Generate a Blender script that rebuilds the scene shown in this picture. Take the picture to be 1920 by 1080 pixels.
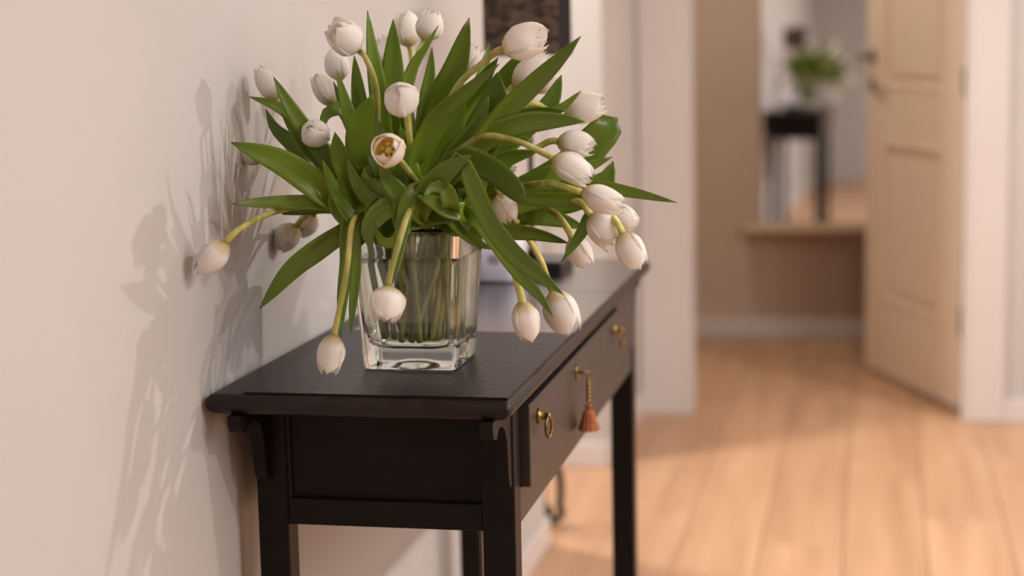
import bpy, bmesh, math, random
from mathutils import Vector, Matrix, noise
random.seed(7)
sc = bpy.context.scene
for o in list(bpy.data.objects): bpy.data.objects.remove(o)
COL = sc.collection
V = Vector; PI = math.pi

# ---------------------------------------------------------------- camera
F = 3250.0
CAM = V((.765, 0, 1.2))
yb = V((680, 478, -F)).normalized()
zb = V((-.021, 1, (680 * -.021 + 478) / F)).normalized()
xb = yb.cross(zb)
M3 = Matrix((xb, yb, zb))                      # camera -> world
cd = bpy.data.cameras.new('camera'); cam = bpy.data.objects.new('camera', cd); COL.objects.link(cam)
cam.matrix_world = Matrix.Translation(CAM) @ M3.to_4x4()
cd.sensor_width = 36; cd.lens = 36 * F / 1920
cd.clip_start = .05
cd.dof.use_dof = True; cd.dof.focus_distance = 2.04; cd.dof.aperture_fstop = 60.9 / 24.0
sc.camera = cam

def ray(px, py): return M3 @ V((px - 960, 540 - py, -F))
def at(px, py, Y):                             # the point seen at that pixel at depth Y
    r = ray(px, py); return CAM + r * (Y / r.y)

# ---------------------------------------------------------------- light
w = bpy.data.worlds.new('world'); sc.world = w; w.use_nodes = True
w.node_tree.nodes['Background'].inputs[0].default_value = (1, .9, .8, 1)
w.node_tree.nodes['Background'].inputs[1].default_value = .05
sc.view_settings.view_transform = 'Standard'; sc.view_settings.look = 'None'
sc.view_settings.gamma = 1; sc.view_settings.use_curve_mapping = False
sc.view_settings.exposure = -0.06
sc.cycles.use_denoising = True
sc.cycles.max_bounces = 14; sc.cycles.transmission_bounces = 12; sc.cycles.transparent_max_bounces = 12
sc.cycles.glossy_bounces = 6; sc.cycles.diffuse_bounces = 5
sc.cycles.caustics_refractive = True; sc.cycles.caustics_reflective = False
sc.cycles.blur_glossy = 0.4
sc.cycles.sample_clamp_indirect = 6

def area(name, loc, power, size=.16, col=(1, .86, .72), target=None, shape='DISK', size_y=None):
    ld = bpy.data.lights.new(name, 'AREA'); ld.shape = shape; ld.size = size
    if size_y: ld.size_y = size_y
    ld.energy = power; ld.color = col
    o = bpy.data.objects.new(name, ld); COL.objects.link(o); o.location = loc
    if target is not None:
        o.rotation_euler = (V(target) - V(loc)).to_track_quat('-Z', 'Y').to_euler()
    return o
WARM = (1, .84, .68)
WCOL = (1, .94, .885)
area('ceiling_spot', (2.8, 3.3, 2.5), 66, .045, WCOL)
area('ceiling_spot', (1.05, 3.5, 2.52), 8, .10, WCOL)
area('ceiling_spot', (2.7, 1.6, 2.5), 34, .10, WCOL)
area('ceiling_spot', (2.7, 0.8, 2.5), 34, .10, WCOL)
area('ceiling_spot', (1.6, 4.7, 2.52), 9, .10, WCOL)
area('ceiling_spot', (1.9, -1.0, 2.52), 12, .14, WCOL)  # unseen fill light behind the camera, no fixture known there
area('alcove_spot', (-.55, 4.25, 2.5), 50, .2, (1, .93, .84))
area('cool_side_fill', (3.1, 1.3, 1.5), 26, 1.6, (.90, .93, 1), target=(0, 2.2, 1.0), shape='RECTANGLE', size_y=1.6)  # unseen cool panel added as fill, brightens the petals from the front
area('bedroom_fill', (.1, 6.1, 2.45), 13, .25, (1, .84, .66))  # unseen light added to brighten the door leaf and inner room

# ---------------------------------------------------------------- helpers
def tag(o, label=None, cat=None, group=None, kind=None):
    if label: o['label'] = label
    if cat: o['category'] = cat
    if group: o['group'] = group
    if kind: o['kind'] = kind
    return o
def link(name, me, m=None, parent=None, smooth=False):
    o = bpy.data.objects.new(name, me); COL.objects.link(o)
    if m is not None:
        if me.materials: me.materials[0] = m
        else: me.materials.append(m)
    if smooth: me.polygons.foreach_set('use_smooth', [True] * len(me.polygons))
    if parent is not None: o.parent = parent
    return o
def from_bm(name, bm, m, parent=None, smooth=False, bevel=0, seg=2):
    bmesh.ops.recalc_face_normals(bm, faces=bm.faces)
    me = bpy.data.meshes.new(name); bm.to_mesh(me); bm.free()
    o = link(name, me, m, parent, smooth)
    if bevel:
        b = o.modifiers.new('bevel', 'BEVEL'); b.width = bevel; b.segments = seg; b.limit_method = 'ANGLE'; b.harden_normals = False
    return o
def abox(bm, x0, x1, y0, y1, z0, z1):
    vs = [bm.verts.new(p) for p in ((x0,y0,z0),(x1,y0,z0),(x1,y1,z0),(x0,y1,z0),(x0,y0,z1),(x1,y0,z1),(x1,y1,z1),(x0,y1,z1))]
    for f in ((0,3,2,1),(4,5,6,7),(0,1,5,4),(1,2,6,5),(2,3,7,6),(3,0,4,7)): bm.faces.new([vs[i] for i in f])
    return vs
def box(name, x0, x1, y0, y1, z0, z1, m, parent=None, bevel=.001, seg=2):
    bm = bmesh.new(); abox(bm, x0, x1, y0, y1, z0, z1)
    return from_bm(name, bm, m, parent, False, bevel, seg)
def empty(name, loc=(0, 0, 0), rz=0):
    o = bpy.data.objects.new(name, None); COL.objects.link(o); o.location = loc; o.rotation_euler.z = rz
    o.empty_display_size = .05
    return o
def keep(o, parent):                            # parent while keeping world-space mesh coordinates
    o.parent = parent; o.matrix_parent_inverse = Matrix.Translation(-V(parent.location)); return o
def prism(name, prof, axis, a0, a1, m, parent=None, bevel=0):
    """prof: list of (u, v); axis 'x' -> (a,u,v), 'y' -> (u,a,v)"""
    bm = bmesh.new()
    mk = (lambda a, u, v: (a, u, v)) if axis == 'x' else (lambda a, u, v: (u, a, v))
    A = [bm.verts.new(mk(a0, u, v)) for u, v in prof]; B = [bm.verts.new(mk(a1, u, v)) for u, v in prof]
    n = len(prof)
    bm.faces.new(A[::-1]); bm.faces.new(B)
    for i in range(n): bm.faces.new((A[i], A[(i+1)%n], B[(i+1)%n], B[i]))
    return from_bm(name, bm, m, parent, False, bevel)
def catmull(P, n):
    P = [V(p) for p in P]
    if len(P) == 2: return [P[0].lerp(P[1], i/n) for i in range(n+1)]
    Q = [P[0]*2 - P[1]] + P + [P[-1]*2 - P[-2]]
    # arc-length-ish uniform sampling
    L = [(P[i+1]-P[i]).length for i in range(len(P)-1)]; T = sum(L); out = []
    for k in range(n+1):
        d = T*k/n; i = 0
        while i < len(L)-1 and d > L[i]: d -= L[i]; i += 1
        t = min(1, d/max(L[i], 1e-9)); a, b, c, e = Q[i], Q[i+1], Q[i+2], Q[i+3]
        out.append(.5*((2*b) + (c-a)*t + (2*a-5*b+4*c-e)*t*t + (3*b-a-3*c+e)*t**3))
    return out
def tube_bm(bm, pts, rad, n=8, cap=True):
    pts = [V(p) for p in pts]; rings = []; up = None
    for i, p in enumerate(pts):
        t = (pts[min(i+1, len(pts)-1)] - pts[max(i-1, 0)]).normalized()
        if up is None: up = t.orthogonal().normalized()
        up = (up - t*up.dot(t)).normalized(); s = t.cross(up)
        r = rad[i] if isinstance(rad, (list, tuple)) else rad
        rings.append([bm.verts.new(p + (up*math.cos(a) + s*math.sin(a))*r) for a in [2*PI*k/n for k in range(n)]])
    for A, B in zip(rings, rings[1:]):
        for k in range(n): bm.faces.new((A[k], A[(k+1)%n], B[(k+1)%n], B[k]))
    if cap: bm.faces.new(rings[0][::-1]); bm.faces.new(rings[-1])
def tube(name, pts, rad, m, parent=None, n=8):
    bm = bmesh.new(); tube_bm(bm, pts, rad, n); return from_bm(name, bm, m, parent, True)
def loops_bm(loops, close_first=True, close_last=True):
    bm = bmesh.new(); R = [[bm.verts.new(p) for p in L] for L in loops]; n = len(R[0])
    for A, B in zip(R, R[1:]):
        for k in range(n): bm.faces.new((A[k], A[(k+1)%n], B[(k+1)%n], B[k]))
    if close_first: bm.faces.new(R[0][::-1])
    if close_last: bm.faces.new(R[-1])
    return bm
def rrect(cx, cy, hx, hy, r, z, k=5):
    out = []
    for q, (sx, sy) in enumerate(((1,1),(-1,1),(-1,-1),(1,-1))):
        for i in range(k+1):
            a = PI/2*(q + i/k); out.append((cx + sx*(hx-r) + r*math.cos(a), cy + sy*(hy-r) + r*math.sin(a), z))
    return out
def ring(cx, cy, r, z, n=24): return [(cx + r*math.cos(2*PI*k/n), cy + r*math.sin(2*PI*k/n), z) for k in range(n)]

# ---------------------------------------------------------------- materials
def srgb(r, g, b):
    f = lambda c: (c/255)/12.92 if c/255 <= .04045 else ((c/255+.055)/1.055)**2.4
    return (f(r), f(g), f(b), 1)
def mat(name, col, rough=.5, spec=.5, metal=0, **kw):
    m = bpy.data.materials.new(name); m.use_nodes = True; p = m.node_tree.nodes['Principled BSDF']
    p.inputs['Base Color'].default_value = col; p.inputs['Roughness'].default_value = rough
    p.inputs['Specular IOR Level'].default_value = spec; p.inputs['Metallic'].default_value = metal
    for k, v in kw.items(): p.inputs[k.replace('_', ' ')].default_value = v
    return m
def nodes(m): return m.node_tree.nodes, m.node_tree.links, m.node_tree.nodes['Principled BSDF']
def add_noise(m, c1, c2, scale=(8, 8, 8), detail=4, bump=0, bscale=None, dist=.01, coord='Object', lo=.35, hi=.65):
    N, L, p = nodes(m)
    tc = N.new('ShaderNodeTexCoord'); mp = N.new('ShaderNodeMapping'); mp.inputs['Scale'].default_value = scale
    L.new(tc.outputs[coord], mp.inputs[0]); nz = N.new('ShaderNodeTexNoise'); nz.inputs['Detail'].default_value = detail
    nz.inputs['Scale'].default_value = 1; L.new(mp.outputs[0], nz.inputs[0])
    cr = N.new('ShaderNodeValToRGB'); cr.color_ramp.elements[0].color = c1; cr.color_ramp.elements[1].color = c2
    cr.color_ramp.elements[0].position = lo; cr.color_ramp.elements[1].position = hi
    L.new(nz.outputs[0], cr.inputs[0]); L.new(cr.outputs[0], p.inputs['Base Color'])
    if bump:
        src = nz
        if bscale:
            mp2 = N.new('ShaderNodeMapping'); mp2.inputs['Scale'].default_value = bscale; L.new(tc.outputs[coord], mp2.inputs[0])
            src = N.new('ShaderNodeTexNoise'); src.inputs['Scale'].default_value = 1; src.inputs['Detail'].default_value = 6; L.new(mp2.outputs[0], src.inputs[0])
        b = N.new('ShaderNodeBump'); b.inputs['Strength'].default_value = bump; b.inputs['Distance'].default_value = dist
        L.new(src.outputs[0], b.inputs['Height']); L.new(b.outputs[0], p.inputs['Normal'])
    return m

M_wall = add_noise(mat('wall_paint', srgb(188,184,182), .6, .35), srgb(185,181,179), srgb(191,187,185), (1.5,1.5,1.5), 3, .25, (260,260,260), .0006)
M_trim = add_noise(mat('white_trim_paint', srgb(204,198,196), .4), srgb(202,196,194), srgb(208,202,200), (2,2,2))
M_back = add_noise(mat('beige_wall_paint', srgb(190,172,156), .7), srgb(187,169,153), srgb(194,176,160), (2,2,2))
M_ceil = mat('ceiling_paint', srgb(240,236,230), .8)
M_door = add_noise(mat('cream_door_paint', srgb(242,226,208), .4), srgb(241,224,205), srgb(244,229,212), (3,3,1))
M_black = add_noise(mat('dark_lacquered_wood', srgb(24,18,18), .42, .16), srgb(15,11,11), srgb(25,18,17), (9,60,60), 5, .12, (20,260,260), .0006)
M_black2 = add_noise(mat('dark_lacquered_wood_long', srgb(30,20,18), .42, .75), srgb(26,17,15), srgb(40,27,23), (60,6,60), 5, .12, (260,20,260), .0006)
M_top = add_noise(mat('lacquered_tabletop_wood', srgb(26,18,17), .40, .30), srgb(22,15,15), srgb(34,24,22), (60,6,60), 5, .12, (260,20,260), .0006)
M_inlay = add_noise(mat('black_grained_inlay', srgb(18,15,16), .34, .20), srgb(15,13,14), srgb(25,22,22), (30,12,30), 5, .55, (150,60,150), .0022)
M_inlay2 = add_noise(mat('polished_black_inlay', srgb(20,17,18), .24, 1.0, 0, Coat_Weight=.6, Coat_Roughness=.25), srgb(16,14,15), srgb(27,23,23), (30,12,30), 5, .3, (190,70,190), .0008)
M_dark = mat('black_recess', srgb(10,8,8), .7)
M_brass = add_noise(mat('aged_brass', srgb(150,122,76), .38, .5, 1), srgb(92,72,42), srgb(160,132,84), (120,120,120))
M_tassel = add_noise(mat('rust_tassel_thread', srgb(160,86,48), .8), srgb(104,54,28), srgb(186,108,64), (900,900,40), 3)
M_iron = mat('black_wrought_iron', srgb(24,19,18), .5, .4)
M_lampmetal = mat('black_metal', srgb(16,14,15), .3, .5)
M_shade = add_noise(mat('woven_dark_shade', srgb(60,48,38), .8), srgb(40,31,25), srgb(100,84,66), (46,20,80), 5, .5, None, .002, lo=.42, hi=.66)
M_shade_unlit = mat('shade_unlit_side', srgb(17,14,14), .9, .2)  # near-black colour stands for the unlit sides of the lamp shade
M_shadeside = M_shade
M_white = mat('white_plastic', srgb(222,218,236), .3)
M_grey = mat('grey_plastic', srgb(150,146,158), .4)
M_mirror = mat('mirror_silver', (.86, .86, .86, 1), .015, .5, 1)
M_shelf = mat('pale_wood_shelf', srgb(214,188,160), .45)
M_chrome = mat('satin_metal', srgb(130,118,112), .35, .5, .9)

M_glass = mat('clear_glass', (.93, .965, .945, 1), 0.0, .5, 0, Transmission_Weight=1.0, IOR=1.5)
M_water = mat('water', (.985, .985, .95, 1), 0.0, .5, 0, Transmission_Weight=1.0, IOR=1.333)

# wooden floor
M_floor = mat('oak_laminate', srgb(214,166,124), .42, .4)
def floor_mat(m):
    N, L, p = nodes(m); tc = N.new('ShaderNodeTexCoord'); oi = N.new('ShaderNodeObjectInfo')
    mp = N.new('ShaderNodeMapping'); mp.inputs['Scale'].default_value = (14, 1.1, 1)
    ad = N.new('ShaderNodeVectorMath'); ad.operation = 'ADD'; mul = N.new('ShaderNodeMath'); mul.operation = 'MULTIPLY'; mul.inputs[1].default_value = 40
    L.new(oi.outputs['Random'], mul.inputs[0]); L.new(tc.outputs['Object'], mp.inputs[0]); L.new(mp.outputs[0], ad.inputs[0]); L.new(mul.outputs[0], ad.inputs[1])
    nz = N.new('ShaderNodeTexNoise'); nz.inputs['Scale'].default_value = 1; nz.inputs['Detail'].default_value = 7; nz.inputs['Distortion'].default_value = .6
    L.new(ad.outputs[0], nz.inputs[0])
    cr = N.new('ShaderNodeValToRGB'); e = cr.color_ramp.elements
    e[0].position = .3; e[0].color = srgb(176,136,106); e[1].position = .68; e[1].color = srgb(196,158,126)
    L.new(nz.outputs[0], cr.inputs[0])
    hsv = N.new('ShaderNodeHueSaturation'); mr = N.new('ShaderNodeMapRange'); mr.inputs[3].default_value = .95; mr.inputs[4].default_value = 1.03
    L.new(oi.outputs['Random'], mr.inputs[0]); L.new(mr.outputs[0], hsv.inputs['Value']); L.new(cr.outputs[0], hsv.inputs['Color'])
    L.new(hsv.outputs[0], p.inputs['Base Color'])
floor_mat(M_floor)

# tulip materials. UV: x across, y along (0 base, 1 tip)
def petal_mat():
    m = mat('tulip_petal', srgb(240,228,220), .5, .3)
    N, L, p = nodes(m); uv = N.new('ShaderNodeUVMap'); sep = N.new('ShaderNodeSeparateXYZ'); L.new(uv.outputs[0], sep.inputs[0])
    cr = N.new('ShaderNodeValToRGB'); e = cr.color_ramp.elements
    e[0].position = 0; e[0].color = srgb(214,206,138); e[1].position = .3; e[1].color = srgb(252,250,247)
    x = e.new(.14); x.color = srgb(238,226,196)
    L.new(sep.outputs[1], cr.inputs[0])
    mp = N.new('ShaderNodeMapping'); mp.inputs['Scale'].default_value = (26, 2.2, 1); L.new(uv.outputs[0], mp.inputs[0])
    nz = N.new('ShaderNodeTexNoise'); nz.inputs['Scale'].default_value = 1; nz.inputs['Detail'].default_value = 3; L.new(mp.outputs[0], nz.inputs[0])
    mx = N.new('ShaderNodeMix'); mx.data_type = 'RGBA'; mx.blend_type = 'MULTIPLY'
    mr = N.new('ShaderNodeMapRange'); mr.inputs[1].default_value = .5; mr.inputs[2].default_value = .75; mr.inputs[4].default_value = .55; L.new(nz.outputs[0], mr.inputs[0])
    L.new(mr.outputs[0], mx.inputs[0]); L.new(cr.outputs[0], mx.inputs[6]); mx.inputs[7].default_value = (.95, .89, .85, 1)
    L.new(mx.outputs[2], p.inputs['Base Color'])
    b = N.new('ShaderNodeBump'); b.inputs['Strength'].default_value = .5; b.inputs['Distance'].default_value = .001
    L.new(nz.outputs[0], b.inputs['Height']); L.new(b.outputs[0], p.inputs['Normal'])
    tr = N.new('ShaderNodeBsdfTranslucent'); L.new(mx.outputs[2], tr.inputs[0])
    ms = N.new('ShaderNodeMixShader'); ms.inputs[0].default_value = .55
    out = [n for n in N if n.type == 'OUTPUT_MATERIAL'][0]
    L.new(p.outputs[0], ms.inputs[1]); L.new(tr.outputs[0], ms.inputs[2]); L.new(ms.outputs[0], out.inputs[0])
    return m
M_petal = petal_mat()
M_heart = petal_mat(); M_heart.name = 'tulip_petal_yellow_heart'
_c = [n for n in M_heart.node_tree.nodes if n.type == 'VALTORGB'][0].color_ramp.elements
_c[0].color = srgb(255,236,150); _c[1].position = .34; _c[1].color = srgb(255,242,178); _c[2].position = .6; _c[2].color = srgb(253,248,244)
def leaf_mat():
    m = mat('tulip_leaf', srgb(80,116,40), .34, .5)
    N, L, p = nodes(m); uv = N.new('ShaderNodeUVMap'); sep = N.new('ShaderNodeSeparateXYZ'); L.new(uv.outputs[0], sep.inputs[0])
    oi = N.new('ShaderNodeObjectInfo')
    cr = N.new('ShaderNodeValToRGB'); e = cr.color_ramp.elements
    e[0].position = 0; e[0].color = srgb(178,184,70); e[1].position = .985; e[1].color = srgb(100,126,40)
    x = e.new(.35); x.color = srgb(124,148,38); x = e.new(1.0); x.color = srgb(92,70,44)
    L.new(sep.outputs[1], cr.inputs[0])
    mp = N.new('ShaderNodeMapping'); mp.inputs['Scale'].default_value = (22, 1.4, 1); L.new(uv.outputs[0], mp.inputs[0])
    ad = N.new('ShaderNodeVectorMath'); ad.operation = 'ADD'; L.new(mp.outputs[0], ad.inputs[0])
    mu = N.new('ShaderNodeMath'); mu.operation = 'MULTIPLY'; mu.inputs[1].default_value = 30; L.new(oi.outputs['Random'], mu.inputs[0]); L.new(mu.outputs[0], ad.inputs[1])
    nz = N.new('ShaderNodeTexNoise'); nz.inputs['Scale'].default_value = 1; nz.inputs['Detail'].default_value = 4; L.new(ad.outputs[0], nz.inputs[0])
    hs = N.new('ShaderNodeHueSaturation'); mr = N.new('ShaderNodeMapRange'); mr.inputs[3].default_value = .72; mr.inputs[4].default_value = 1.25
    L.new(nz.outputs[0], mr.inputs[0]); L.new(mr.outputs[0], hs.inputs['Value']); L.new(cr.outputs[0], hs.inputs['Color'])
    hs2 = N.new('ShaderNodeHueSaturation'); mr2 = N.new('ShaderNodeMapRange'); mr2.inputs[3].default_value = .8; mr2.inputs[4].default_value = 1.15
    L.new(oi.outputs['Random'], mr2.inputs[0]); L.new(mr2.outputs[0], hs2.inputs['Value']); L.new(hs.outputs[0], hs2.inputs['Color'])
    L.new(hs2.outputs[0], p.inputs['Base Color'])
    b = N.new('ShaderNodeBump'); b.inputs['Strength'].default_value = .3; b.inputs['Distance'].default_value = .0006
    L.new(nz.outputs[0], b.inputs['Height']); L.new(b.outputs[0], p.inputs['Normal'])
    tr = N.new('ShaderNodeBsdfTranslucent'); g = N.new('ShaderNodeHueSaturation'); g.inputs['Value'].default_value = 1.5; g.inputs['Saturation'].default_value = 1.1
    L.new(hs2.outputs[0], g.inputs['Color']); L.new(g.outputs[0], tr.inputs[0])
    ms = N.new('ShaderNodeMixShader'); ms.inputs[0].default_value = .28
    out = [n for n in N if n.type == 'OUTPUT_MATERIAL'][0]
    L.new(p.outputs[0], ms.inputs[1]); L.new(tr.outputs[0], ms.inputs[2]); L.new(ms.outputs[0], out.inputs[0])
    return m
M_leaf = leaf_mat()
M_stem = add_noise(mat('tulip_stem', srgb(160,160,84), .45, .4), srgb(146,144,70), srgb(196,190,112), (50,50,6), 3)
def vary(m, lo, hi):
    N, L, p = nodes(m); oi = N.new('ShaderNodeObjectInfo'); mr = N.new('ShaderNodeMapRange'); mr.inputs[3].default_value = lo; mr.inputs[4].default_value = hi
    hs = N.new('ShaderNodeHueSaturation'); src = p.inputs['Base Color'].links[0].from_socket
    L.new(oi.outputs['Random'], mr.inputs[0]); L.new(mr.outputs[0], hs.inputs['Value']); L.new(src, hs.inputs['Color']); L.new(hs.outputs[0], p.inputs['Base Color'])
vary(M_stem, .75, 1.3)
M_stamen = mat('yellow_anther', srgb(250,214,100), .7)
M_pistil = mat('pale_green_pistil', srgb(206,200,110), .5)

# ---------------------------------------------------------------- the setting
floor = box('floor', -1.6, 3.4, -2.6, 7.6, -.03, -.009, M_floor, None, 0); tag(floor, kind='structure')
PW = .192
rows = int(5.0/PW) + 1
for i in range(rows):
    x0 = -1.6 + i*PW; x1 = min(3.4, x0 + PW - .0015); y = -2.6 + (-.35, -.78, -.1, -1.05)[i % 4]
    while y < 7.6:
        a, b = max(y, -2.6), min(y + 1.28, 7.6); y += 1.2815
        if b - a < .05: continue
        pr = bmesh.new(); abox(pr, x0, x1, a, b, -.0089, 0)
        from_bm('plank', pr, M_floor, floor, False, .0012, 1)
tag(box('ceiling', -1.6, 3.4, -2.6, 7.6, 2.6, 2.7, M_ceil, None, 0), kind='structure')
tag(box('wall_left', -.12, 0, -2.6, 3.97, 0, 2.6, M_wall, None, .002), kind='structure')
tag(box('wall_left_return', -.12, .034, 4.74, 5.43, 0, 2.6, M_wall, None, .002), kind='structure')
tag(box('wall_alcove', -1.6, -.1215, 4.76, 4.86, 0, 2.6, M_wall, None, 0), kind='structure')
tag(box('wall_alcove_side', -1.6, -1.5, 2.9, 4.76, 0, 2.6, M_wall, None, 0), kind='structure')
tag(box('wall_alcove_near', -1.5, -.1215, 2.9, 3.0, 0, 2.6, M_wall, None, 0), kind='structure')
tag(box('wall_right', 3.2, 3.3, -2.5, 5.45, 0, 2.6, M_wall, None, 0), kind='structure')
tag(box('wall_front', -.1, 3.3, -2.6, -2.5, 0, 2.6, M_wall, None, 0), kind='structure')
# wall with the doorway
bm = bmesh.new(); abox(bm, -.12, .19, 5.455, 5.56, 0, 2.6); abox(bm, 1.05, 3.3, 5.455, 5.56, 0, 2.6); abox(bm, .19, 1.05, 5.455, 5.56, 2.06, 2.6)
tag(from_bm('wall_back', bm, M_wall), kind='structure')
# inner room
tag(box('wall_bedroom_back', -.9, 2.6, 6.93, 7.03, 0, 2.6, M_back, None, 0), kind='structure')
tag(box('wall_bedroom_left', -1.0, -.9, 5.56, 7.03, 0, 2.6, M_back, None, 0), kind='structure')
tag(box('wall_bedroom_right', 2.5, 2.6, 5.56, 6.93, 0, 2.6, M_back, None, 0), kind='structure')
# door casing
bm = bmesh.new(); abox(bm, .0365, .19, 5.437, 5.4552, 0, 2.16); tr = tag(from_bm('trim_1', bm, M_trim, bevel=.004), kind='structure')
bm = bmesh.new(); abox(bm, .19, .204, 5.437, 5.56, 0, 2.06); tag(from_bm('trim_2', bm, M_trim, bevel=.003), kind='structure')
bm = bmesh.new(); abox(bm, 1.05, 1.165, 5.437, 5.4552, 0, 2.16); tag(from_bm('trim_3', bm, M_trim, bevel=.004), kind='structure')
bm = bmesh.new(); abox(bm, 1.038, 1.05, 5.437, 5.56, 0, 2.06); tag(from_bm('trim_4', bm, M_trim, bevel=.003), kind='structure')
bm = bmesh.new(); abox(bm, .19, 1.05, 5.437, 5.4552, 2.06, 2.16); tag(from_bm('trim_5', bm, M_trim, bevel=.004), kind='structure')
def board(name, x0, x1, y0, y1, h=.07): tag(box(name, x0, x1, y0, y1, 0, h, M_trim, None, .004), kind='structure')
board('baseboard_left', 0, .013, -2.5, 3.97)
board('baseboard_left_return', .034, .046, 4.75, 5.437)
board('baseboard_alcove', -1.5, .034, 4.727, 4.74 if False else 4.7395)
board('baseboard_back', 1.165, 3.2, 5.441, 5.455)
board('baseboard_bedroom', -.9, 2.5, 6.916, 6.93, .078)

# the door: opens into the inner room
H = V((1.04, 5.562, 0)); Fr = V((.741, 6.30, 0)); dd = (Fr - H).normalized()
door = empty('door_1', H, math.atan2(dd.y, dd.x)); tag(door, kind='structure')
# local x along the leaf, local y + = the side facing the hall
DW, DH, DT = .797, 2.03, .038
def dbox(name, x0, x1, z0, z1, y0, y1, m, bevel=.002, parent=door): return box(name, x0, x1, y0, y1, z0, z1, m, parent, bevel)
bm = bmesh.new()
for a, b, c, d in ((0,.155,.012,DH),(DW-.155,DW,.012,DH),(.155,DW-.155,.012,.27),(.155,DW-.155,.83,1.01),(.155,DW-.155,1.9,DH)): abox(bm, a, b, -DT, 0, c, d)
from_bm('door_frame_rails', bm, M_door, door)
for z0, z1 in ((.27,.83),(1.01,1.9)):
    dbox('door_panel', .155, DW-.155, z0, z1, -DT+.010, -.012, M_door, 0)
    dbox('raised_panel', .2, DW-.2, z0+.045, z1-.045, -.0118, -.002, M_door, .009)
    bm = bmesh.new()
    abox(bm, .155, DW-.155, -.0118, .004, z0, z0+.016); abox(bm, .155, DW-.155, -.0118, .004, z1-.016, z1)
    abox(bm, .155, .171, -.0118, .004, z0+.016, z1-.016); abox(bm, DW-.171, DW-.155, -.0118, .004, z0+.016, z1-.016)
    from_bm('panel_moulding', bm, M_door, door, bevel=.003)
h = loops_bm([ring(0, 0, .024, 0), ring(0, 0, .024, .006), ring(0, 0, .020, .008)]); hp = from_bm('handle_rose', h, M_chrome, door, True)
hp.rotation_euler = (-PI/2, 0, 0); hp.location = (DW-.055, .0005, 1.12)
tube('door_handle', [(DW-.055, .004, 1.12), (DW-.055, .05, 1.12), (DW-.07, .058, 1.12), (DW-.17, .06, 1.115)], [.009,.009,.010,.008], M_chrome, door)
tube('door_handle', [(DW-.055, -DT-.004, 1.12), (DW-.055, -DT-.05, 1.12), (DW-.02, -DT-.06, 1.12), (DW+.05, -DT-.062, 1.125)], [.009,.009,.010,.008], M_chrome, door)
bm = loops_bm([ring(0, 0, .022, 0), ring(0, 0, .022, .005), ring(0, 0, .018, .007)]); kp = from_bm('lock_plate', bm, M_chrome, door, True)
kp.rotation_euler = (-PI/2, 0, 0); kp.location = (DW-.055, .0005, 1.02)
for z in (.25, 1.0, 1.8): dbox('hinge', -.006, .004, z, z+.09, -.004, .008, M_chrome, .001)

# mirror with a ledge
mr = empty('wall_mirror', (.33, 6.915, .45), math.radians(-.72)); mr.rotation_euler.x = math.radians(-.44); tag(mr, 'tall frameless wall mirror behind the open door reflecting the dark table and bouquet', 'mirror')
box('mirror_glass', 0, .62, -.006, 0, .008, 1.55, M_mirror, mr, .002)
box('backing_board', 0, .62, .0005, .007, .008, 1.55, M_dark, mr, 0)
sh = box('wall_shelf', .268, .98, 6.80, 6.929, .438, .456, M_shelf, None, .003); tag(sh, 'pale narrow wooden ledge fixed to the beige wall right below the mirror', 'shelf')

# ---------------------------------------------------------------- console table
T = empty('console_table', (.19, 2.49, 0)); tag(T, 'narrow black lacquered console table with curved corbels and a drawer against the wall', 'table')
def tp(o): return keep(o, T)
def rounded_slab(x0, x1, y0, y1, z0, z1, r=.010, rc=.006):
    L = []; cx, cy, hx, hy = (x0+x1)/2, (y0+y1)/2, (x1-x0)/2, (y1-y0)/2
    n = 6
    for i in range(n+1):
        a = -PI/2 + PI*i/n; dx = r*(1-math.cos(a)); z = (z0+z1)/2 + (z1-z0)/2*math.sin(a)
        L.append(rrect(cx, cy, hx-dx, hy-dx, rc, z, 4))
    return loops_bm(L)
top = tp(from_bm('tabletop', rounded_slab(.004, .369, 1.862, 3.120, .776, .8), M_top, smooth=False)); top.data.polygons.foreach_set('use_smooth', [len(p.vertices) == 4 for p in top.data.polygons])
ys = [1.872, 2.308, 2.70, 3.11]
for a, b in zip(ys, ys[1:]):
    tp(box('inlay_panel', .050, .364, a, b-.0025, .7998, .8022, M_inlay if a < 2 else M_inlay2, None, .0007))
for (x0, x1, y0, y1) in ((.030,.069,1.955,1.992),(.312,.352,1.955,1.992),(.030,.069,2.985,3.022),(.312,.352,2.985,3.022)):
    bm = bmesh.new(); vs = abox(bm, x0, x1, y0, y1, 0, .7762)
    tp(from_bm('leg', bm, M_black, bevel=.0025))
# corbels
def corbel(x0, x1, y0, s):
    P = [(0, .7762), (-.098, .7762), (-.099, .768), (-.094, .757), (-.086, .7535), (-.078, .752), (-.072, .7575), (-.062, .762), (-.045, .760), (-.032, .752), (-.024, .738), (-.021, .72), (-.0195, .70), (-.016, .686), (-.010, .679), (0, .677)]
    tp(prism('corbel', [(y0 + s*u, v) for u, v in P], 'x', x0, x1, M_black, bevel=.0012))
for s, y0 in ((1, 1.9552), (-1, 3.0218)):
    corbel(.034, .050, y0, s); corbel(.334, .3495, y0, s)
for y0, y1 in ((1.966, 1.976), (3.0, 3.01)):
    tp(box('end_panel', .0685, .3125, y0, y1, .652, .7765, M_black, None, 0))
for y0, y1 in ((1.957, 1.990), (2.987, 3.020)):
    tp(box('end_rail', .0685, .3125, y0, y1, .6205, .6535, M_black, None, .0015))
    tp(box('end_stile', .069, .0725, y0+.003, y1-.003, .6535, .776, M_dark, None, 0))
tp(box('back_panel', .040, .052, 1.99, 2.987, .6205, .7762, M_black2, None, .001))
tp(box('apron', .330, .350, 1.9915, 2.9855, .6205, .664, M_black2, None, .0015))
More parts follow.
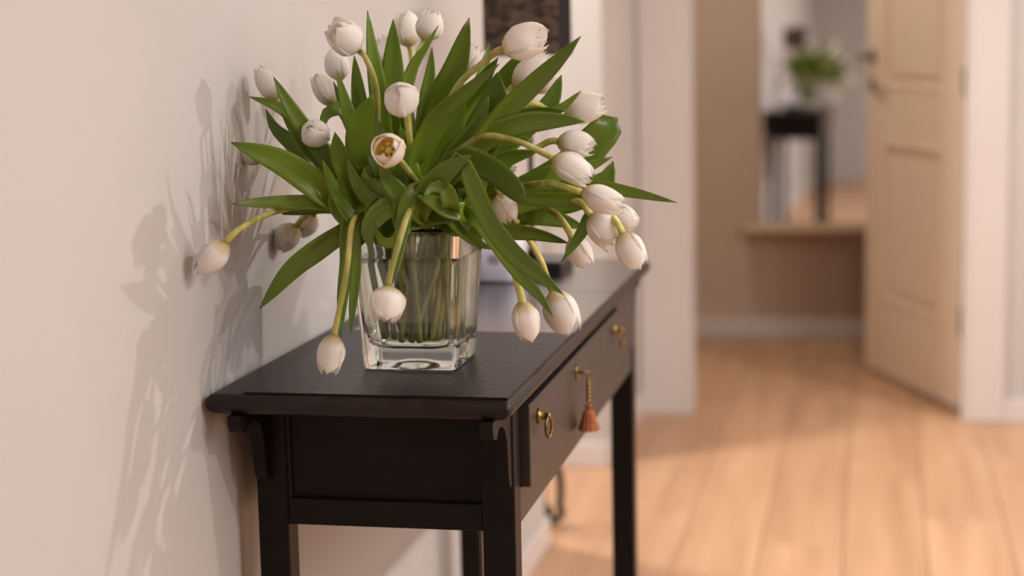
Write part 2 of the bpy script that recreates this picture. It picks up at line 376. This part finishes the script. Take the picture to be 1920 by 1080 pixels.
tp(box('carcass', .318, .336, 1.9915, 2.9855, .664, .7762, M_dark, None, 0))
tp(box('side_panel', .336, .3555, 2.765, 2.9855, .6645, .7755, M_black2, None, .0015))
# drawer stands a little open at its near end
dr = tp(box('drawer', .340, .3635, 1.9985, 2.76, .6655, .7665, M_black2, None, .002))
def pull(y):
    b = loops_bm([ring(0,0,.010,0,16), ring(0,0,.010,.002,16), ring(0,0,.006,.004,16), ring(0,0,.004,.010,16), ring(0,0,.0055,.013,16), ring(0,0,.003,.016,16)])
    o = from_bm('pull_mount', b, M_brass, None, True); o.matrix_world = Matrix.Translation((.3634, y, .742)) @ Matrix.Rotation(PI/2, 4, 'Y')
    o.parent = dr
    pts = [(.3765 + .002*math.sin(a), y + .0095*math.sin(a), .7425 - .0135 - .0135*math.cos(a)*-1) for a in [2*PI*k/24 for k in range(25)]]
    r = tube('ring_pull', pts, .0018, M_brass, None, 8); r.parent = dr
for y in (2.052, 2.69): pull(y)
esc = loops_bm([ring(0,0,.012,0,16), ring(0,0,.012,.0015,16), ring(0,0,.008,.003,16)])
o = from_bm('lock_plate', esc, M_brass, None, True); o.matrix_world = Matrix.Translation((.3634, 2.335, .742)) @ Matrix.Rotation(PI/2, 4, 'Y'); o.parent = dr

# key with tassel
kt = empty('tassel_key', (.3668, 2.335, .742)); tag(kt, 'small brass key with a rust brown tassel hanging from the drawer lock', 'key')
tube('key_shaft', [(0,0,0),(.012,0,0)], .0022, M_brass, kt)
tube('key_bow', [(.013, .008*math.sin(a), -.006 + .008*math.cos(a)) for a in [2*PI*k/16 for k in range(17)]], .0014, M_brass, kt)
for i in range(5):
    bb = bmesh.new(); bmesh.ops.create_icosphere(bb, subdivisions=2, radius=.0034); b_ = from_bm('bead', bb, M_brass, kt, True); b_.location = (.013, 0, -.0165 - i*.0058)
bm = bmesh.new(); prof = [(.0, -.045), (.0045, -.0455), (.0052, -.049), (.0032, -.0515), (.0075, -.056), (.0105, -.068), (.0145, -.080), (.0125, -.0815), (.0, -.0805)]
R = []
for r_, z_ in prof[1:-1]: R.append([(.013 + r_*math.cos(2*PI*k/28)*(1 + .09*(k % 2)), r_*math.sin(2*PI*k/28)*(1 + .09*(k % 2)), z_) for k in range(28)])
bm.free(); from_bm('tassel', loops_bm(R), M_tassel, kt)

# ---------------------------------------------------------------- table lamp
lamp = empty('table_lamp', (.184, 2.943, .8022)); tag(lamp, 'black table lamp with a square woven shade at the far end of the console', 'lamp')
b = loops_bm([rrect(0,0,.063,.06,.006,.0002), rrect(0,0,.063,.06,.006,.019), rrect(0,0,.060,.057,.006,.0225), rrect(0,0,.016,.016,.004,.024)]); from_bm('base', b, M_lampmetal, lamp)
tube('pole', [(0,0,.022),(0,0,.30),(0,0,.42)], .0048, M_lampmetal, lamp, 12)
tube('pole_collar', [(0,0,.0235),(0,0,.040)], [.011,.008], M_lampmetal, lamp, 16)
s0, s1, sz0, sz1 = .0645, .0645, .372, .505
b = loops_bm([rrect(0,0,s0-.0015,s0-.0015,.001,sz0+.0005), rrect(0,0,s0,s0,.002,sz0), rrect(0,0,s1,s1,.002,sz1), rrect(0,0,s1-.0015,s1-.0015,.001,sz1)], False, False)
shd = from_bm('lamp_shade', b, M_shade, lamp); shd.data.materials.append(M_shade_unlit)
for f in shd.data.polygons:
    if abs(f.normal.x) > .8: f.material_index = 1  # side faces coloured dark as if unlit
b = loops_bm([rrect(0,0,s0-.002,s0-.002,.001,sz0+.0005), rrect(0,0,s1-.002,s1-.002,.001,sz1)], False, False); from_bm('shade_lining', b, M_white, lamp)
b = bmesh.new(); abox(b, -.062, .062, -.002, .002, .418, .422); abox(b, -.002, .002, -.062, .062, .4181, .4221); from_bm('shade_spider', b, M_lampmetal, lamp)
b = loops_bm([ring(0,0,.004,.424,16), ring(0,0,.009,.43,16), ring(0,0,.018,.45,16), ring(0,0,.012,.463,16), ring(0,0,.003,.468,16)]); from_bm('bulb', b, M_white, lamp, True)

# white device
wd = empty('white_charger', (.150, 2.83, .8022)); tag(wd, 'white rounded plastic box with grey window lying on table behind the vase', 'device')
b = loops_bm([rrect(0,0,.036,.046,.020,.0002), rrect(0,0,.040,.050,.024,.006), rrect(0,0,.040,.050,.024,.068), rrect(0,0,.036,.046,.022,.078), rrect(0,0,.028,.038,.018,.081)]); from_bm('body', b, M_white, wd, True, .0)
box('grey_window', -.008, .010, -.0512, -.0495, .032, .048, M_grey, wd, .0005)

# wrought iron stand in the alcove mouth
ir = empty('iron_stand', (-.02, 4.12, 0)); tag(ir, 'dark wrought iron scroll stand on the floor behind the console by the wall end', 'stand')
def spiral(cx, cz, r0, r1, a0, a1, n=24): return [(cx + (r0+(r1-r0)*i/n)*math.cos(a0+(a1-a0)*i/n), 0, cz + (r0+(r1-r0)*i/n)*math.sin(a0+(a1-a0)*i/n)) for i in range(n+1)]
def scroll(rot, name='scroll_leg'):
    pts = [(0,0,.42),(.006,0,.30),(-.012,0,.22),(.004,0,.185),(.024,0,.15),(.032,0,.10),(.028,0,.05)] + spiral(.008, .036, .026, .010, 0.2, -4.6, 20)
    o = tube(name, catmull(pts, 60), .0095, M_iron, ir, 8); o.rotation_euler.z = rot; return o
for k in range(3): scroll(.25 + k*2*PI/3)
tube('top_ring', [(.05*math.cos(a), .05*math.sin(a), .42) for a in [2*PI*k/24 for k in range(25)]], .005, M_iron, ir)
tube('collar', [(.012*math.cos(a), .012*math.sin(a), .222) for a in [2*PI*k/12 for k in range(13)]], .005, M_iron, ir)

# ---------------------------------------------------------------- vase
VX, VY, VZ = .2095, 2.078, .8022
va = empty('glass_vase', (VX, VY, VZ)); tag(va, 'square clear thick-bottomed glass vase holding the white tulips', 'vase')
HB, HT, VH = .0585, .0705, .176
def hh(z): return HB + (HT-HB)*z/VH
L = [ring(0,0,.006,.0098), ring(0,0,.018,.0090), ring(0,0,.030,.0068), ring(0,0,.040,.0036), rrect(0,0,HB-.011,HB-.011,.012,.0016), rrect(0,0,HB-.006,HB-.006,.008,.0012), rrect(0,0,HB-.003,HB-.003,.008,.0002), rrect(0,0,HB-.0006,HB-.0006,.0075,.0012), rrect(0,0,HB,HB,.007,.004)]
for z in (.02,.05,.09,.13,.165): L.append(rrect(0,0,hh(z),hh(z),.007,z))
L += [rrect(0,0,HT-.0005,HT-.0005,.007,VH-.0015), rrect(0,0,HT-.0025,HT-.0025,.007,VH), rrect(0,0,HT-.0055,HT-.0055,.007,VH-.0012)]
WT = .0065
for z in (.165,.13,.09,.06): L.append(rrect(0,0,hh(z)-WT,hh(z)-WT,.009,z))
inner = [(.045,WT+.0003,.012),(.034,WT+.0018,.015),(.029,WT+.005,.018),(.0262,WT+.011,.02),(.025,WT+.020,.02),(.0243,WT+.034,.015)]
for z, d, r in inner: L.append(rrect(0,0,hh(z)-d,hh(z)-d,r,z))
vg = from_bm('vase_glass', loops_bm(L), M_glass, va, True)
vg.data.polygons.foreach_set('use_smooth', [len(p.vertices) == 4 for p in vg.data.polygons])
# water fills the cavity, a hair into the glass
WL = .139
L = [rrect(0,0,hh(z)-d+.0004,hh(z)-d+.0004,r,z-.0004) for z, d, r in inner[::-1]]
for z in (.06,.09,.13): L.append(rrect(0,0,hh(z)-WT+.0004,hh(z)-WT+.0004,.009,z))
L += [rrect(0,0,hh(WL)-WT+.0004,hh(WL)-WT+.0004,.009,WL)]
wt = from_bm('water', loops_bm(L), M_water, None, True); wt.data.polygons.foreach_set('use_smooth', [len(p.vertices) == 4 for p in wt.data.polygons])
wt.location = (VX, VY, VZ); tag(wt, 'clear water standing in the square glass vase around the stems', 'water')

# ---------------------------------------------------------------- tulips
def petal_mesh(name, L, R, tipr, amax, rs, th0, edge=.05):
    """one petal about local z, centred on angle th0"""
    nv, nu = 13, 9; vs = []; uvs = []; notch = rs.uniform(-.03, .03); lean = rs.uniform(-.06, .08); ph = rs.uniform(0, 6)
    for i in range(nv):
        v = i/(nv-1)
        if v < .45: g = .13 + .87*math.sin(PI/2*(v/.45)**.75)
        else: g = tipr + (1-tipr)*math.cos(PI/2*((v-.45)/.55))**.8 if v < 1 else tipr
        g += lean*max(0, v-.5)
        aw = amax*min(1, (.25 + v/.22*.75))*max(0, 1 - max(0, (v-.5)/.5)**(2.6 if tipr > .3 else 4))
        for j in range(nu):
            u = -1 + 2*j/(nu-1)
            vv = v - .035*(1-abs(u))*0 + (.012*math.sin(ph+7*u) if i == nv-1 else 0)
            a = th0 + aw*u + .03*math.sin(ph + 3*v)
            rr = R*g*(1 + edge*u*u*min(1, v*3) + .035*math.exp(-(u*5)**2)*v + .02*math.sin(ph + 5*u + 4*v)*v)
            vs.append((rr*math.cos(a), rr*math.sin(a), L*(vv - .03*abs(u)*v)))
            uvs.append(((u+1)/2 + th0, v))
    fs = [(i*nu+j, i*nu+j+1, (i+1)*nu+j+1, (i+1)*nu+j) for i in range(nv-1) for j in range(nu-1)]
    me = bpy.data.meshes.new(name); me.from_pydata(vs, [], fs); uv = me.uv_layers.new(name='UVMap')
    for lp in me.loops: uv.data[lp.index].uv = uvs[lp.vertex_index]
    me.polygons.foreach_set('use_smooth', [True]*len(me.polygons))
    return me
TUL = []
def tulip(label, base, tip, wpx, Y, dY=0., tipr=.3, via=None, stamens=False, mouth=None, group=None, pm=None):
    rs = random.Random(hash(label) % 100000 if False else sum(map(ord, label)))
    B = at(base[0], base[1], Y - dY/2); Tp = at(tip[0], tip[1], Y + dY/2)
    ax = Tp - B; L = ax.length; axn = ax.normalized(); R = wpx/2*Y/F*.97
    # route of the stem
    c = V((VX, VY, 0)); off = V((B.x-VX, B.y-VY, 0)); q = off.normalized()*min(.050, off.length*.30 + .010)
    q = q + V((rs.uniform(-.022,.022), rs.uniform(-.018,.018), 0)); q.x = max(-.055, min(.055, q.x)); q.y = max(-.055, min(.055, q.y))
    Mo = V((VX+q.x, VY+q.y, .985))
    bx = max(-.041, min(.041, q.x*.45 + rs.uniform(-.030,.026))); by = max(-.040, min(.040, q.y*.3 + rs.uniform(-.03,.03)))
    Bo = V((VX+bx, VY+by, .8345))
    pts = [Bo, Bo.lerp(Mo, .5) + V((0,0,0)), Mo]
    if via:
        for (vx, vy, vY) in via: pts.append(at(vx, vy, vY))
    else:
        d = B - Mo; pts.append(Mo + d*.45 + V((0,0,.18*math.hypot(d.x, d.y))))
    pts.append(B - axn*min(.018, .22*(B-pts[-1]).length)); pts.append(B + axn*.003)
    SP = catmull(pts, 44)
    t = empty('tulip', Bo); tag(t, label, 'flower', group or 'white tulips in the glass vase')
    r0 = rs.uniform(.0034, .0043)
    keep(tube('stem', SP, [r0*(1.0 if i < 40 else .92 + .05*(i-40)) for i in range(45)], M_stem, None, 8), t)
    rot = axn.to_track_quat('Z', 'Y').to_matrix().to_4x4(); X = Matrix.Translation(B) @ rot
    th = rs.uniform(0, 2*PI)
    for k in range(6):
        innr = k % 2
        me = petal_mesh('petal', L*(1 if not innr else .96)*rs.uniform(.94,1.04), R*(1.0 if not innr else .88), tipr*rs.uniform(.85,1.15)*(.8 if innr else 1), 1.2 if not innr else 1.02, rs, th + k*PI/3 + rs.uniform(-.12,.12), .10 if not innr else .0)
        o = link('petal', me, pm or M_petal); s = o.modifiers.new('thickness', 'SOLIDIFY'); s.thickness = .0009; s.offset = 0
        o.parent = t; o.matrix_parent_inverse = Matrix.Translation(-V(Bo)); o.matrix_world = X; o.matrix_basis = X
    if stamens:
        for k in range(6):
            a = th + k*PI/3 + .4
            o = tube('stamen', [(.003*math.cos(a), .003*math.sin(a), .002), (.007*math.cos(a), .007*math.sin(a), L*.3), (.0075*math.cos(a), .0075*math.sin(a), L*.34), (.0072*math.cos(a), .0072*math.sin(a), L*.52)], [.0008,.001,.0022,.0014], M_stamen, None, 6)
            o.matrix_basis = X; o.parent = t; o.matrix_parent_inverse = Matrix.Translation(-V(Bo))
        o = tube('pistil', [(0,0,.0),(0,0,L*.35),(0,0,L*.42),(0,0,L*.46)], [.003,.003,.0048,.0032], M_pistil, None, 8)
        o.matrix_basis = X; o.parent = t; o.matrix_parent_inverse = Matrix.Translation(-V(Bo))
    TUL.append((t, SP, Bo))
    return t

tulip('white half-open tulip at the top left with its cup turned up and left', (670,92), (622,48), 66, 1.99, -.036, .55, [(712,300,2.02),(706,170,2.0),(686,110,1.99)], True)
tulip('white closed tulip directly below the top left half-open one', (637,152), (627,88), 46, 2.10, 0, .38, [(660,260,2.08)])
tulip('slim white tulip bud highest on the far left above two pointed leaves', (520,188), (483,127), 42, 2.05, 0, .34, [(640,330,2.03),(566,240,2.05)])
tulip('white tulip bud leaning left between the far left bud and the centre', (628,198), (588,140), 43, 2.08, 0, .4, [(680,300,2.06)])
tulip('round white tulip facing the viewer on the left side of the bouquet', (600,262), (582,236), 56, 1.97, -.036, .08, [(680,360,2.02),(630,290,2.0)])
tulip('round white tulip facing the viewer in the upper middle of the bouquet', (760,206), (744,164), 68, 1.90, -.032, .06, [(775,330,1.98),(766,240,1.93)])
tulip('open white tulip showing its yellow heart in the middle of the bouquet', (736,286), (719,276), 66, 1.87, -.032, .70, [(790,360,1.98),(758,310,1.92)], True, pm=M_heart)
tulip('blurred white tulip standing at the very top, left of its pair', (768,88), (756,20), 54, 2.20, 0, .45, [(770,230,2.12)])
tulip('white tulip at the very top, right of the blurred one', (795,76), (816,18), 52, 2.12, 0, .5, [(765,230,2.06),(782,110,2.1)])
tulip('large white tulip at the upper right in front of the lamp shade', (943,92), (1024,66), 66, 1.94, -.01, .62, [(790,330,2.0),(850,175,1.95),(905,118,1.94)])
tulip('narrow white tulip left of the lamp shade behind an upright leaf', (866,136), (900,86), 42, 2.16, 0, .5, [(810,280,2.1)])
tulip('white tulip partly behind the long leaf below the lamp shade', (962,164), (1032,102), 50, 2.03, 0, .5, [(840,320,2.03),(915,215,2.02)])
tulip('blurred white tulip peeping out beneath the long upper right leaf', (1000,172), (1052,122), 46, 2.18, 0, .45, [(860,310,2.1)])
tulip('white tulip at the right edge above the round dark leaf', (1060,216), (1136,190), 56, 2.10, 0, .62, [(860,310,2.06),(985,197,2.08)])
tulip('white tulip half hidden behind the arched-stem one at the right', (1044,266), (1116,274), 50, 2.08, 0, .62, [(880,330,2.06),(990,285,2.08)])
tulip('white tulip on a long arched stem at the right of the bouquet', (1036,296), (1112,338), 54, 1.95, -.005, .48, [(800,350,2.0),(890,262,1.95),(960,262,1.94)])
tulip('plump white tulip pointing right, uppermost of the right-hand cluster', (1090,360), (1174,388), 52, 1.93, -.005, .46, [(840,380,2.06),(960,352,2.06),(1030,343,1.97)])
tulip('white tulip mostly hidden behind the plump one in the right-hand cluster', (1140,390), (1198,424), 46, 2.02, 0, .5, [(870,390,2.05),(1060,365,2.03)])
tulip('white tulip with loose twisted petals in the right-hand cluster', (1108,402), (1160,460), 62, 1.96, -.01, .66, [(860,385,2.07),(980,365,2.07),(1080,376,1.98)])
tulip('white drooping tulip lowest and rightmost in the right-hand cluster', (1166,436), (1202,504), 54, 1.94, -.005, .5, [(870,395,2.08),(1030,372,2.08),(1130,398,1.98)])
tulip('white drooping tulip behind the dark blade leaf near the table corner', (1072,444), (1102,502), 48, 2.03, 0, .5, [(870,400,2.09),(980,370,2.09),(1040,400,2.05)])
tulip('shaded white tulip under the broad leaf right of the vase rim', (936,362), (958,420), 50, 1.99, 0, .42, [(850,360,2.02),(905,325,2.0)])
tulip('small white tulip deep among the leaves right of the middle', (925,306), (968,318), 26, 2.10, 0, .4, [(850,330,2.08)])
tulip('pale tulip hanging over the tabletop right of the vase', (978,564), (993,642), 53, 1.93, .01, .42, [(850,380,2.0),(905,405,1.95),(958,500,1.93)])
tulip('larger blurred tulip hanging over the tabletop, furthest right beside the vase', (1035,545), (1072,624), 66, 2.12, 0, .48, [(860,385,2.05),(950,400,2.06),(1010,480,2.1)])
tulip('white tulip hanging straight down in front of the vase glass', (729,536), (722,606), 70, 1.83, -.016, .60, [(790,385,1.97),(768,395,1.89),(748,455,1.85)], True)
tulip('white drooping tulip hanging lowest, left of the vase over the table', (627,627), (613,703), 55, 1.87, -.008, .5, [(690,410,1.99),(662,415,1.92),(650,510,1.88)])
tulip('white tulip furthest left, drooping on a straight stem before the wall', (426,453), (372,510), 54, 1.84, -.006, .42, [(700,402,2.02),(600,388,2.0),(515,397,1.93)])
tulip('shaded tulip drooping by the wall, left of the shaded pair', (556,424), (520,466), 50, 2.14, .01, .4, [(680,395,2.07),(610,378,2.1)])
tulip('shaded tulip drooping by the wall, right of the shaded pair', (588,404), (562,440), 42, 2.16, .01, .4, [(690,395,2.08),(630,382,2.12)])
tulip('white tulip behind the left pointed leaf, showing only its edges', (492,300), (446,278), 42, 2.04, 0, .4, [(660,350,2.04),(560,320,2.05)])
tulip('white tulip glimpsed between the two tallest upright leaves', (724,124), (712,66), 44, 2.20, 0, .42, [(730,260,2.1)])

def stem_hit(P):                                 # nearest stem point above the vase rim
    best = None
    for i, (t, SP, Bo) in enumerate(TUL):
        for k in range(len(SP)):
            if SP[k].z < .975 or SP[k].z > 1.08: continue
            if (SP[k]-V((VX,VY,SP[k].z))).length > .085: continue
            d = (SP[k]-P).length
            if best is None or d < best[0]: best = (d, i, k)
    return best
cnt = {}
def leaf(pl, wpx, Y0, Y1, roll=None, cup=.35, tw=.0, wide=.45, seed=None, round_=False, wave=.16):
    """pl: pixels from base to tip; depth runs from Y0 (base) to Y1 (tip)"""
    rs = random.Random(int(pl[0][0]*7 + pl[-1][0]*13 + pl[-1][1]*3)); n = len(pl)
    P = [at(p[0], p[1], (Y0 + (Y1-Y0)*(i/(n-1))) if len(p) == 2 else p[2]) for i, p in enumerate(pl)]
    # put the sheath on the best stem
    load = None; best = None
    for i, (t, SP, Bo) in enumerate(TUL):
        for k in range(8, len(SP)):
            if SP[k].z < .968 or SP[k].z > 1.06 or abs(SP[k].x-VX) > .068 or abs(SP[k].y-VY) > .068: continue
            d = (SP[k]-P[0]).length + .02*cnt.get(i, 0)
            if best is None or d < best[0]: best = (d, i, k)
    d, i, k = best; cnt[i] = cnt.get(i, 0) + 1; t, SP, Bo = TUL[i]
    S = SP[k]
    if (S-P[0]).length > .012: P = [S] + P
    NS = 20; NU = 6
    C = catmull(P, NS)
    roll = rs.uniform(-.45, .45) if roll is None else roll
    tw = tw or rs.uniform(-.35, .35)
    W = wpx*(Y0+Y1)/2/F/2*1.08/max(.5, math.cos(roll))
    vs = []; uvs = []; ph = rs.uniform(0, 6)
    prev = None
    for a in range(NS+1):
        s = a/NS; c = C[a]; tg = (C[min(a+1, NS)]-C[max(a-1, 0)]).normalized()
        view = (CAM - c).normalized()
        sd = tg.cross(view)
        if sd.length < .25 and prev is not None: sd = sd.normalized()*sd.length + prev*(.25)
        sd.normalize()
        if prev is not None and sd.dot(prev) < 0: sd = -sd
        if prev is not None: sd = (sd*.6 + prev*.4).normalized()
        prev = sd.copy()
        sd = Matrix.Rotation(roll + tw*(s-.5)*2, 3, tg) @ sd
        nm = sd.cross(tg).normalized()
        if nm.dot(view) < 0: nm = -nm
        if s < wide: pr = .30 + .70*math.sin(PI/2*s/wide)
        else:
            x = (s-wide)/(1-wide); pr = (1-x**2.4)**.9 if not round_ else (1-x**5)**.6
            if x > .999: pr = .02
        w_ = W*pr
        cp = cup*(1.5 - 1.1*s)
        for j in range(NU+1):
            u = -1 + 2*j/NU
            wv = wave*W*math.sin(ph + 11*s + (0 if u > 0 else 2.1))*abs(u)**2*math.sin(PI*s)
            vs.append(c + sd*(u*w_) + nm*(cp*w_*(abs(u)**1.5) - .10*w_ + wv)); uvs.append(((u+1)/2, s))
    fs = [(a*(NU+1)+j, a*(NU+1)+j+1, (a+1)*(NU+1)+j+1, (a+1)*(NU+1)+j) for a in range(NS) for j in range(NU)]
    me = bpy.data.meshes.new('leaf'); me.from_pydata(vs, [], fs); uv = me.uv_layers.new(name='UVMap')
    for lp in me.loops: uv.data[lp.index].uv = uvs[lp.vertex_index]
    me.polygons.foreach_set('use_smooth', [True]*len(me.polygons))
    o = link('leaf', me, M_leaf); md = o.modifiers.new('thickness', 'SOLIDIFY'); md.thickness = .0009; md.offset = 0
    keep(o, t); return o

# upright and upper leaves
leaf([(745,390),(720,260),(708,170),(698,95),(689,20)], 34, 2.02, 2.00, .2)
leaf([(752,390),(744,270),(737,170),(737,95),(737,36)], 48, 2.04, 2.03, -.1)
leaf([(775,340),(756,200),(772,130),(798,88),(822,48)], 24, 2.04, 2.05, .7)
leaf([(765,395),(782,310),(812,210),(852,130),(880,33)], 50, 1.99, 1.96, .05, wide=.6)
leaf([(785,340),(796,210),(806,145),(810,88)], 28, 2.10, 2.12, -.2)
leaf([(840,280),(885,190),(908,130),(917,80)], 26, 2.10, 2.14, .2)
leaf([(825,385),(880,295),(940,218),(1000,158),(1050,110),(1089,68)], 37, 1.98, 1.92, .1, wide=.6)
leaf([(860,345),(898,275),(925,205),(932,136)], 70, 1.99, 1.97, -.15, wide=.55)
leaf([(930,290),(985,240),(1030,195),(1053,140)], 36, 2.08, 2.10, .2, wide=.6)
leaf([(930,270),(1000,232),(1052,202),(1090,170)], 24, 2.06, 2.07, .5)
leaf([(880,290),(940,235),(1000,210),(1064,208)], 24, 2.02, 2.02, .3)
leaf([(840,340),(905,265),(975,234),(1040,226),(1096,228)], 40, 1.97, 1.94, -.1, wide=.6)
leaf([(1010,345),(1070,310),(1118,262),(1142,232),(1122,214)], 62, 2.13, 2.15, .1, wide=.6, round_=True)
leaf([(960,350),(1040,332),(1100,314),(1149,294)], 32, 2.05, 2.08, .2)
leaf([(1030,375),(1090,362),(1135,340),(1150,302)], 54, 2.10, 2.12, .2, wide=.6)
leaf([(1000,365),(1060,352),(1120,350),(1190,362),(1270,380)], 26, 2.04, 2.00, -.3)
leaf([(860,405),(930,385),(1010,370),(1110,362)], 46, 2.01, 2.02, .2)
leaf([(862,300),(895,305),(930,325),(962,352),(985,378)], 46, 1.92, 1.88, .35, cup=.2, round_=True, wide=.6)
leaf([(890,420),(950,405),(1020,405),(1100,428)], 40, 2.06, 2.09, -.2)
leaf([(880,425),(945,432),(1010,440),(1066,456)], 30, 2.02, 2.04, .4)
leaf([(1000,372),(1100,378),(1104,410),(1082,450),(1052,492)], 28, 1.99, 1.94, .4, wide=.6)
leaf([(850,310),(868,300),(892,355),(918,415),(958,470),(1010,515),(1055,551)], 34, 1.90, 1.84, .45, cup=.5, wide=.74)
leaf([(880,400),(925,448),(972,512),(1012,556),(1037,594)], 26, 1.94, 1.90, .3, wide=.6)
leaf([(832,392),(856,420),(890,452),(926,468)], 28, 1.96, 1.95, -.3)
leaf([(810,395),(790,352),(765,376),(754,430),(744,490),(736,532)], 32, 1.93, 1.84, .3, cup=.2)
leaf([(868,395),(838,392),(812,378),(782,366)], 34, 1.94, 1.88, .2, wide=.6)
leaf([(760,420),(740,452),(715,452),(700,416)], 30, 1.93, 1.90, -.3)
leaf([(668,392),(690,418),(708,444),(738,462)], 40, 1.95, 1.92, .2, wide=.5)
leaf([(690,402),(640,440),(598,468),(545,508),(487,578)], 38, 1.98, 1.91, .25, wide=.55)
leaf([(690,395),(630,384),(560,380),(490,380),(434,382)], 26, 1.99, 1.90, .3, wide=.55)
leaf([(680,388),(625,384),(575,388),(528,402)], 30, 2.04, 2.02, -.4)
leaf([(665,395),(620,370),(575,335),(520,300),(433,267)], 52, 1.98, 1.92, .1, wide=.5)
leaf([(650,380),(600,300),(560,232),(520,200),(467,181)], 26, 2.03, 2.00, .2, wide=.6)
leaf([(660,395),(600,330),(550,272),(515,240),(498,204)], 34, 2.03, 2.02, -.1, wide=.55)
leaf([(660,380),(612,300),(570,240),(538,190),(513,144)], 32, 1.99, 1.95, .1, wide=.55)
leaf([(655,385),(612,330),(570,268),(528,214)], 34, 2.00, 1.97, .5)
leaf([(690,340),(668,252),(645,206),(612,214),(604,248)], 30, 2.02, 1.97, .2, wide=.6)
leaf([(700,340),(672,262),(650,200),(632,132)], 30, 1.99, 1.97, -.1)
leaf([(690,310),(655,230),(625,152)], 20, 2.03, 2.02, .2)
leaf([(700,300),(676,200),(664,103)], 30, 2.05, 2.06, -.2)
leaf([(705,400),(682,320),(676,240),(700,176)], 56, 1.98, 1.95, .1, wide=.6)
leaf([(728,330),(716,270),(706,220)], 34, 1.94, 1.92, .5)
leaf([(775,350),(764,290),(750,236)], 36, 1.96, 1.94, .2)
leaf([(690,405),(660,340),(636,290),(628,248)], 42, 1.97, 1.93, .2, wide=.6)
leaf([(676,420),(648,392),(622,345),(604,298)], 28, 1.95, 1.91, .4, wide=.6)
leaf([(790,388),(808,310),(842,240),(872,186)], 52, 1.98, 1.96, .2, wide=.6)
leaf([(800,395),(850,300),(890,250),(916,180)], 46, 1.98, 1.96, -.3)
leaf([(776,320),(812,230),(868,178),(936,120)], 34, 1.96, 1.92, .3)
leaf([(820,300),(865,200),(905,150),(934,108)], 34, 2.02, 1.98, .4)
leaf([(870,290),(925,190),(962,136),(990,92)], 46, 2.06, 2.05, .1, wide=.6)
leaf([(690,400),(652,420),(650,490),(642,560),(638,632)], 24, 1.96, 1.91, .2, wide=.6)
leaf([(690,405),(668,420),(668,500),(662,570),(657,627)], 20, 1.95, 1.88, .1, wide=.6)
leaf([(780,405),(796,370),(832,325),(884,290)], 44, 1.93, 1.88, .2, wide=.6)
leaf([(740,405),(700,380),(668,342),(650,296)], 40, 1.95, 1.93, -.3)
leaf([(770,410),(752,370),(726,336),(712,296)], 44, 1.94, 1.92, .15)
leaf([(750,405),(745,350),(752,310),(772,270)], 40, 1.95, 1.94, -.3)
leaf([(720,410),(716,370),(706,330),(690,290)], 40, 1.96, 1.95, .3)
leaf([(830,410),(850,370),(900,350),(950,352)], 38, 1.98, 1.99, .2)
leaf([(840,400),(880,340),(940,300),(1010,284)], 42, 2.02, 2.03, .2)
leaf([(830,380),(880,320),(930,270),(1000,262)], 40, 2.02, 2.04, -.2)
leaf([(850,400),(900,380),(980,350),(1040,310)], 44, 2.04, 2.05, .2)
leaf([(700,440),(690,420),(704,440),(716,462)], 30, 1.94, 1.92, .2)
leaf([(850,420),(880,390),(900,340),(905,300)], 40, 1.97, 1.95, .4)
leaf([(800,392),(760,388),(720,400),(690,432),(676,462)], 40, 1.97, 1.93, .2, wide=.5)
leaf([(720,380),(700,400),(722,430),(748,470)], 40, 1.95, 1.92, -.2, wide=.5)
leaf([(760,372),(790,388),(822,404),(858,410)], 44, 1.96, 1.93, .2, wide=.5)
leaf([(640,350),(634,385),(650,415),(668,440)], 34, 1.97, 1.94, .2, wide=.5)
leaf([(700,330),(716,372),(735,410),(760,432)], 46, 1.95, 1.93, .2, wide=.5)
leaf([(880,350),(872,385),(868,410),(880,436)], 40, 1.97, 1.95, .1, wide=.5)
leaf([(760,392),(735,388),(706,408),(690,440),(700,470)], 44, 1.94, 1.90, .3, wide=.5, cup=.5)
leaf([(790,398),(776,376),(752,384),(742,415),(752,448)], 40, 1.92, 1.88, -.3, wide=.5, cup=.5)
leaf([(848,392),(836,356),(812,350),(792,372)], 34, 1.92, 1.88, .3, wide=.5, cup=.5)
# inner leaves, deeper in the bunch
for k in range(26):
    a = PI*(.06 + .88*((k*.618) % 1)); rr = random.uniform(.55, .95); bx = 775 + 60*math.cos(a)*1.2
    tx = 790 + math.cos(a)*(235 if math.cos(a) > 0 else 190)*rr; ty = 345 - math.sin(a)*235*rr
    mx, my = (bx*.5+tx*.5) - 12*math.cos(a), (400+ty)/2 + 8
    leaf([(bx, 405), (mx, my), (tx, ty)], random.uniform(34, 52), 2.06, random.uniform(2.04, 2.2), None)
